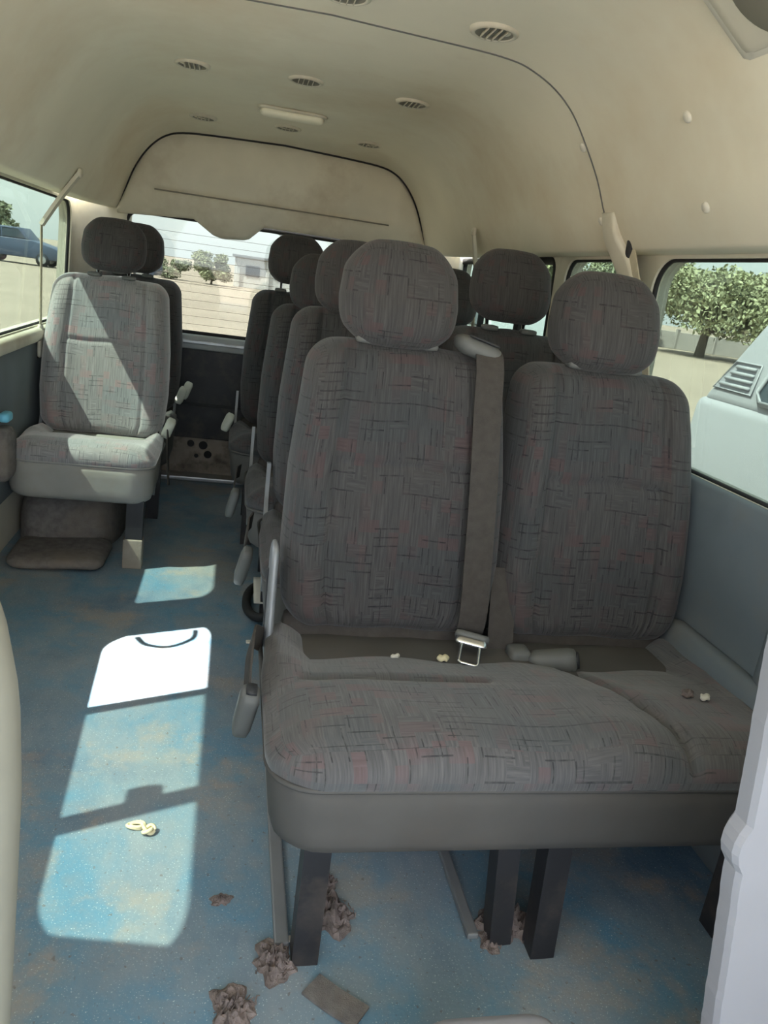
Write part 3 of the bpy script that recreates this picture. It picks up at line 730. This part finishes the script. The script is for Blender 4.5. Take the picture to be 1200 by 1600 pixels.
def right_panel():
    Z = np.linspace(0, .77, 64); V = []; Fc = []; r2 = random.Random(3)
    for z in Z:
        e = float(np.interp(z, [0, .255, .495, .505, .535, .545, .72, 1.0], [.497, .457, .418, .407, .407, .415, .392, .36])) + r2.uniform(-.0006, .0006)
        for (x, y) in ((e + .004, .585), (e, .592), (e, .612), (e + .006, .618), (.86, .618), (.86, .585)): V.append((x, y, z))
    m = 6
    for i in range(len(Z) - 1):
        for k in range(m): Fc.append((i * m + k, i * m + (k + 1) % m, (i + 1) * m + (k + 1) % m, (i + 1) * m + k))
    Fc.append(tuple(range(m))[::-1]); Fc.append(tuple((len(Z) - 1) * m + k for k in range(m)))
    return mesh('white_panel', V, Fc, False)
tag(link('ragged_partition', right_panel(), 'white'), 'pale panel with a ragged edge at the lower right border', 'panel')
tag(link('console_edge', soft_mesh('console_edge', .20, .22, .21, (.05, .05, .03), (10, 10, 6)), 'white', None, (.21, .575, .105)), 'rounded pale console edge at the bottom border', 'console')

# ------------------------------------------------------------------ things on the floor
def clump(n, r, flat, seed):
    """a rough heap of fluff: lumpy mound with curled fibres standing out of it"""
    rr = np.random.default_rng(seed); V = []; Fc = []; na, nr = 36, 12
    ph = rr.uniform(0, 6.28, 6); V.append((0, 0, .45 * r * flat))
    for i in range(1, nr + 1):
        q = i / nr
        for k in range(na):
            a = 2 * math.pi * k / na; e = 1 + .22 * math.sin(2 * a + ph[0]) + .14 * math.sin(5 * a + ph[1]) + .10 * math.sin(9 * a + ph[2])
            rad = r * q * e; h = (1 - q ** 2.2) * .45 * r * flat * (1 + .45 * math.sin(3 * a + 9 * q + ph[3]) + .35 * math.sin(7 * a - 14 * q + ph[4])) + (rr.uniform(-.08, .10) * r * flat if i < nr else 0)
            V.append((rad * math.cos(a), rad * math.sin(a), max(.0005, h)))
    for k in range(na): Fc.append((0, 1 + k, 1 + (k + 1) % na))
    for i in range(nr - 1):
        for k in range(na):
            a = 1 + i * na; Fc.append((a + k, a + na + k, a + na + (k + 1) % na, a + (k + 1) % na))
    for f in range(n):
        a = rr.uniform(0, 6.28); q = r * rr.uniform(.1, 1.05); p = np.array([q * math.cos(a), q * math.sin(a), .3 * r * flat * (1 - min(1, q / r) ** 2)])
        d = rr.normal(size=3); d[2] = abs(d[2]) * .6; d /= np.linalg.norm(d); o = len(V); w = .0008
        for k in range(4):
            pt = p + d * r * .08 * k + rr.normal(0, r * .05, 3); pt[2] = max(.001, pt[2])
            V += [tuple(pt + np.array([w, 0, w])), tuple(pt + np.array([-w, w, 0])), tuple(pt + np.array([0, -w, -w * .5]))]
        for k in range(3):
            for m2 in range(3): Fc.append((o + 3 * k + m2, o + 3 * k + (m2 + 1) % 3, o + 3 * k + 3 + (m2 + 1) % 3, o + 3 * k + 3 + m2))
    return mesh('clump', V, Fc, False)
for (x, y, r, fl, n, l) in ((-.025, .945, .036, .9, 26, 'brown fluff clump around the foot of the nearest left leg'), (.075, 1.035, .042, 1.0, 30, 'torn brown wadding behind the nearest left leg'), (.075, 1.11, .022, 1.2, 10, 'small tuft of wadding beyond the torn wadding'),
                             (-.088, .868, .036, .7, 30, 'brown fluff clump on the floor at the bottom edge'), (.385, 1.0, .045, 1.1, 26, 'dark wadding at the feet of the middle legs'), (.345, .965, .022, .8, 10, 'pale shred of wadding before the middle legs'), (-.11, 1.075, .016, .5, 8, 'small brown scrap beside the sunlit floor patch')):
    tag(link('wadding_clump', clump(n, r, fl, int(1000 * (x + 2))), 'wadding', None, (x, y, 0)), l, 'debris', 'scraps on the floor')
# knotted cord
kn = thing('knotted_cord', 'knotted cream cord lying in the sunlit floor patch', 'cord', (-.262, 1.25, 0)); kn.scale = (.8, .8, .8)
link('loop', tube('loop', [(-.015 + .020 * math.cos(a), .012 + .011 * math.sin(a), .005 + .002 * math.sin(2 * a)) for a in np.linspace(0, 6.28, 24)[:-1]], .0042, 6, True), 'rope', kn)
link('loop', tube('loop', [(-.012 + .014 * math.cos(a), .008 + .007 * math.sin(a), .009) for a in np.linspace(0, 6.28, 20)[:-1]], .004, 6, True), 'rope', kn)
link('knot', tube('knot', [((.011 + .003 * math.cos(3 * a)) * math.cos(2 * a) + .016, (.009 + .003 * math.cos(3 * a)) * math.sin(2 * a) - .010, .011 + .006 * math.sin(3 * a)) for a in np.linspace(0, 6.28, 60)[:-1]], .0045, 6, True), 'rope', kn)
# grey slab, loose sheet under the nearest seat, dark hoop with paper
tag(link('floor_step', soft_mesh('floor_step', .31, .26, .045, (.05, .05, .02), (14, 12, 3), fn=lambda x, y, z: (x * (1 + .15 * y), y, z + .004 * np.sin(x * 20))), 'greycarpet', None, (-.685, 2.60, .0225)), 'grey slab on the floor beneath the sunlit seat', 'step')
tag(link('rubber_scrap', sweep('rubber_scrap', [(.03, .90, .003), (.06, .87, .004), (.10, .835, .006)], [(-.022, -.002), (.022, -.002), (.022, .002), (-.022, .002)], upv=(0, 0, 1), smooth=False), 'greycarpet'), 'flat brown scrap lying before the nearest left leg', 'scrap')
tag(link('rubber_hoop', tube('rubber_hoop', [(-.01 + .05 * math.cos(a), 2.27 + .13 * math.sin(a), .03 + .012 * math.cos(a)) for a in np.linspace(0, 6.28, 40)[:-1]], .014, 8, True), 'rubber'), 'dark rubber hoop on the floor beside the double seats', 'hoop')
tag(link('paper_sheet', soft_mesh('paper_sheet', .07, .16, .006, (.004, .004, .002), (6, 8, 1), fn=lambda x, y, z: (x, y, z + .01 * np.sin(y * 20))), 'paper', None, (-.005, 2.29, .055)), 'folded pale paper lying on the dark hoop', 'paper')
rail = thing('seat_rail', 'steel floor rail running beside the nearest double seat', 'rail', (-.012, .97, 0))
link('track', bevel_box('track', -.012, .012, 0, .62, 0, .012, .003), 'bracket', rail)
rail2 = thing('seat_rail', 'steel floor rail under the middle of the nearest seat', 'rail', (.315, .97, 0))
link('track', bevel_box('track', -.010, .010, 0, .62, 0, .012, .003), 'bracket', rail2)
for (x, y, s, l) in ((-.045, 2.03, .02, 'rusty washer on the floor beside the hoop'), (.0, .985, .012, 'white chip on the floor by the nearest left leg')):
    tag(link('floor_chip', soft_mesh('floor_chip', s * 1.6, s, .005, .0024, (5, 5, 2)), 'paper', None, (x, y, .003)), l, 'debris', 'scraps on the floor')
tag(link('cyan_handle', soft_mesh('cyan_handle', .03, .06, .03, .01, (4, 6, 4)), 'cyan', None, (-.83, 2.50, .50)), 'cyan plastic handle at the left border beside the sunlit seat', 'handle')
tag(link('side_cushion', soft_mesh('side_cushion', .06, .12, .17, (.02, .04, .04), (6, 8, 8)), 'greycarpet', None, (-.835, 2.49, .385)), 'grey padded block at the left border before the sunlit seat', 'pad')
# grab handle in the open window
gh = thing('grab_handle', 'curved grab strap at the left door pillar', 'handle', (-.835, 1.84, .80))
link('grip', tube('grip', smooth_path([(0, .02, -.03), (.012, -.03, 0), (.014, -.06, .10), (.012, -.03, .20), (0, .02, .23)], 6), .009, 8), 'greypl', gh)

# ------------------------------------------------------------------ outdoors
GZ = -.65
V, Fc = box_data(-250, 250, -120, 380, GZ - .2, GZ)
g0 = struct(link('ground', mesh('ground', V, Fc, False), 'sand'))
def tree(name, label, x, y, h, cr, n, leafmat, trunk_h, seed, cat='tree', blobs=14, ls=.22, group=None):
    rr = np.random.default_rng(seed); t = thing(name, label, cat, (x, y, GZ), group)
    P = []; B = []
    top = h - cr * .45
    for k in range(blobs):
        a = rr.uniform(0, 6.28); q = cr * math.sqrt(rr.uniform(0, 1)) * .8; B.append((q * math.cos(a), q * math.sin(a), max(trunk_h, rr.uniform(trunk_h, h - cr * .3)), cr * rr.uniform(.28, .5)))
    V = []; Fc = []
    for k in range(n):
        bx, by, bz, br = B[rr.integers(len(B))]; d = rr.normal(size=3); d /= np.linalg.norm(d); p = np.array([bx, by, bz]) + d * br * rr.uniform(.55, 1.0) * np.array([1, 1, .72])
        p[2] = min(max(p[2], .1), h); u = rr.normal(size=3); u /= np.linalg.norm(u); w = np.cross(u, rr.normal(size=3)); w /= np.linalg.norm(w); s = ls * rr.uniform(.6, 1.3); o = len(V)
        V += [p - u * s, p + w * s * .5, p + u * s, p - w * s * .5]; Fc.append((o, o + 1, o + 2, o + 3))
    fo = link('foliage', mesh('foliage', V, Fc, False), leafmat, t); fo['kind'] = 'stuff'
    VV = []; FF = []
    def limb(a, b, r0, r1):
        a, b = Vector(a), Vector(b); d = (b - a).normalized(); s1 = d.orthogonal().normalized(); s2 = d.cross(s1); o = len(VV)
        for (c, r) in ((a, r0), (b, r1)):
            for k in range(6): VV.append(c + s1 * r * math.cos(k * math.pi / 3) + s2 * r * math.sin(k * math.pi / 3))
        for k in range(6): FF.append((o + k, o + (k + 1) % 6, o + 6 + (k + 1) % 6, o + 6 + k))
    fork = (.1 * cr * .2, 0, trunk_h * .7)
    limb((0, 0, -.1), fork, cr * .075, cr * .055)
    for bx, by, bz, br in B[:9]: limb(fork, (bx, by, bz), cr * .04, cr * .012)
    link('trunk', mesh('trunk', VV, FF), 'bark', t)
    return t
tree('broad_tree', 'broad green tree beyond the right window behind the silver car', 26.8, 41.8, 5.7, 4.3, 24000, MAT['leaf'], 2.0, 3, blobs=34, ls=.15)
tree('broad_tree', 'darker tree left of the broad tree beyond the right window', 25.4, 51.5, 5.9, 3.2, 12000, MAT['leaf2'], 1.2, 5, blobs=20, ls=.15)
tree('broad_tree', 'tree at the right border beyond the silver car', 36.0, 38.5, 5.0, 3.6, 9000, MAT['leaf2'], 1.6, 8, blobs=16)
tree('broad_tree', 'tree seen through the small middle window on the right', 23.0, 60.0, 7.0, 4.2, 6000, MAT['leaf'], 1.9, 11, blobs=18)
tree('round_bush', 'round green bush beyond the tailgate window', -1.95, 55, 2.2, 1.25, 5000, MAT['leaf'], .35, 4, 'bush', 22, .09)
tree('round_bush', 'lower bush left of the round bush beyond the tailgate', -4.75, 56, 1.5, 1.2, 4000, MAT['leaf2'], .3, 6, 'bush', 18, .09)
tree('round_bush', 'low distant bush behind the sunlit seat headrest', -7.8, 60, 1.7, 1.5, 2000, MAT['leaf2'], .4, 9, 'bush', 10, .13)
# boundary wall beneath the trees
bw = thing('boundary_wall', 'pale boundary wall under the trees on the right', 'wall', (24, 52, GZ))
ang = math.radians(-28)
for k in range(16):
    p = link('wall_panel', cached('wallpanel', lambda: bevel_box('wall_panel', -1.25, 1.25, -.08, .08, 0, 1.15, .02, 1)), 'wallstone', bw, ((k - 7) * 2.5 * math.cos(ang), (k - 7) * 2.5 * math.sin(ang), 0)); p.rotation_euler = (0, 0, ang)
    q = link('wall_post', cached('wallpost', lambda: bevel_box('wall_post', -.12, .12, -.12, .12, 0, 1.35, .02, 1)), 'wallstone', bw, ((k - 7.5) * 2.5 * math.cos(ang), (k - 7.5) * 2.5 * math.sin(ang), 0))
# white low building beyond the tailgate
bd = thing('white_building', 'long low white building beyond the tailgate window', 'building', (4.6, 58, GZ))
link('walls', bevel_box('walls', -5.1, 6, 0, 4, 0, 2.05, .02, 1), 'plaster', bd)
link('roof', bevel_box('roof', -5.3, 6.2, -.3, 4.3, 2.05, 2.22, .02, 1), 'roofgrey', bd)
for k in range(5): link('window', bevel_box('window', -4.3 + 2.1 * k, -3.3 + 2.1 * k, -.04, .05, .8, 1.55, .01, 1), 'carglass', bd)
for k in range(6): link('pillar', bevel_box('pillar', -4.95 + 2.1 * k, -4.7 + 2.1 * k, -.12, .05, 0, 2.05, .02, 1), 'plaster', bd)

def car(name, label, loc, rotz, paint, L=4.6, Wd=1.82, H=1.80, belt=1.32, kind='suv', vents=False):
    """local: x across (0 = near side), y along (0 = tail, minus = forward), z from the ground"""
    c = thing(name, label, 'car', loc); c.rotation_euler = (0, 0, rotz)
    if kind == 'suv': green = [(.01, belt), (-.35, belt + .50), (-.58, H), (-2.6, H), (-3.15, belt)]
    else: green = [(-.02, belt), (-.12, H - .05), (-.35, H), (-3.9, H), (-4.4, belt)]
    low = [(0.02, belt), (.06, .95), (.05, .55), (-.05, .38), (-L + .1, .38), (-L, .6), (-L + .02, .95), (-L + .35, belt - .25), (-3.2 if kind == 'suv' else -4.45, belt)]
    def prism(prof, x0, x1, inset, name):
        bm = bmesh.new(); zb = min(p[1] for p in prof); zt = max(p[1] for p in prof)
        rows = []
        for s in (0, 1):
            rows.append([bm.verts.new(((x0 if s == 0 else x1) + (1 if s == 0 else -1) * inset * (z - zb) / (zt - zb), y, z)) for y, z in prof])
        n = len(prof)
        bm.faces.new(rows[0]); bm.faces.new(rows[1][::-1])
        for k in range(n): bm.faces.new((rows[0][k], rows[1][k], rows[1][(k + 1) % n], rows[0][(k + 1) % n]))
        bmesh.ops.recalc_face_normals(bm, faces=bm.faces)
        bmesh.ops.bevel(bm, geom=list(bm.edges), offset=.05, segments=3, affect='EDGES', profile=.5)
        me = bpy.data.meshes.new(name); bm.to_mesh(me); bm.free(); me.polygons.foreach_set('use_smooth', [True] * len(me.polygons)); return me
    body = link('body', prism(low, 0, Wd, 0.0, 'body'), paint, c)
    gh = link('cabin', prism([(y, z - .03 if z == belt else z) for y, z in green], .01, Wd - .01, .08, 'cabin'), paint, c)
    # side glass, slightly proud, following the tumblehome
    def side_pt(y, z, out=.006): return (.01 + .08 * (z - belt + .03) / (H - belt + .03) - out, y, z)
    panes = [[(-.47, belt + .03), (-.43, belt + .08), (-.50, belt + .24), (-.66, H - .14), (-.75, H - .10), (-1.55, H - .10), (-1.58, belt + .03)], [(-1.68, belt + .05), (-1.65, H - .10), (-2.45, H - .10), (-2.86, belt + .05)]] if kind == 'suv' else [[(-.35, belt + .05), (-.40, H - .12), (-1.9, H - .12), (-1.9, belt + .05)], [(-2.0, belt + .05), (-2.0, H - .12), (-3.6, H - .12), (-4.0, belt + .05)]]
    for P in panes:
        n = len(P); V = [side_pt(y, z) for y, z in P] + [side_pt(y, z, -.01) for y, z in P]
        link('side_window', mesh('side_window', V, [tuple(range(n)), tuple(range(2 * n - 1, n - 1, -1))] + [(k, (k + 1) % n, n + (k + 1) % n, n + k) for k in range(n)], False), 'carglass', c)
        link('window_trim', tube('window_trim', [side_pt(y, z, .008) for y, z in P], .014, 6, True), 'silver' if vents else 'rubber', c)
    if vents:
        for k in range(4):
            z = belt + .08 + .030 * k; a = side_pt(-.13 - .028 * k, z, .006); b = side_pt(-.36, z, .006)
            link('vent_louver', tube('vent_louver', [a, b], .009, 8), 'silver', c)
        link('vent_rim', tube('vent_rim', [side_pt(y, z, .006) for y, z in ((-.09, belt + .055), (-.20, belt + .195), (-.39, belt + .195), (-.39, belt + .055))], .005, 6, True), 'silver', c)
    for y in (-.95, -L + .85):
        for x in (.10, Wd - .10):
            w = link('wheel', cached('wheel', lambda: lathe('wheel', [(.0, -.10), (.20, -.11), (.22, -.09), (.33, -.11), (.36, -.08), (.36, .08), (.33, .11), (0, .11)], 24)), 'rubber', c, (x, y, .36)); w.rotation_euler = (0, math.pi / 2, 0)
            link('wheel_disc', cached('wheeldisc', lambda: lathe('wheel_disc', [(.0, -.125), (.06, -.125), (.20, -.112)], 20)), 'metal', w)
    for s in (.16, Wd - .16): link('tail_lamp', soft_mesh('tail_lamp', .16, .04, .28, .018, (4, 3, 5)), 'wadding', c, (s, .05, 1.05))
    link('rear_bumper', soft_mesh('rear_bumper', Wd - .06, .14, .22, .05, (10, 4, 5)), paint, c, (Wd / 2, .04, .52))
    return c
car('silver_car', 'silver car with louvered rear pillar parked close outside the right window', (2.2, 3.58, GZ), 0, 'silver', vents=True, belt=1.37, H=1.96)
car('pale_van', 'pale van parked outside the far right window', (3.2, 14.6, GZ), 0, 'carwhite', L=4.7, H=2.0, belt=1.25, kind='van')
for k, (x, y, rz, pt, l) in enumerate(((-9.2, 46, 1.45, 'carblue', 'dark blue car parked far off outside the left window, nearest the pillar'), (-14.5, 47, 1.5, 'carblue', 'dark car in the middle of the far row outside the left window'), (-20.0, 46, 1.6, 'carblue', 'dark blue car at the far left of the parked row'))):
    car('parked_car', l, (x, y, GZ), rz, pt, H=1.9)
tree('broad_tree', 'distant tree above the parked cars outside the left window', -22, 75, 4.2, 3.0, 2500, MAT['leaf2'], 1.4, 21, blobs=12, ls=.3)
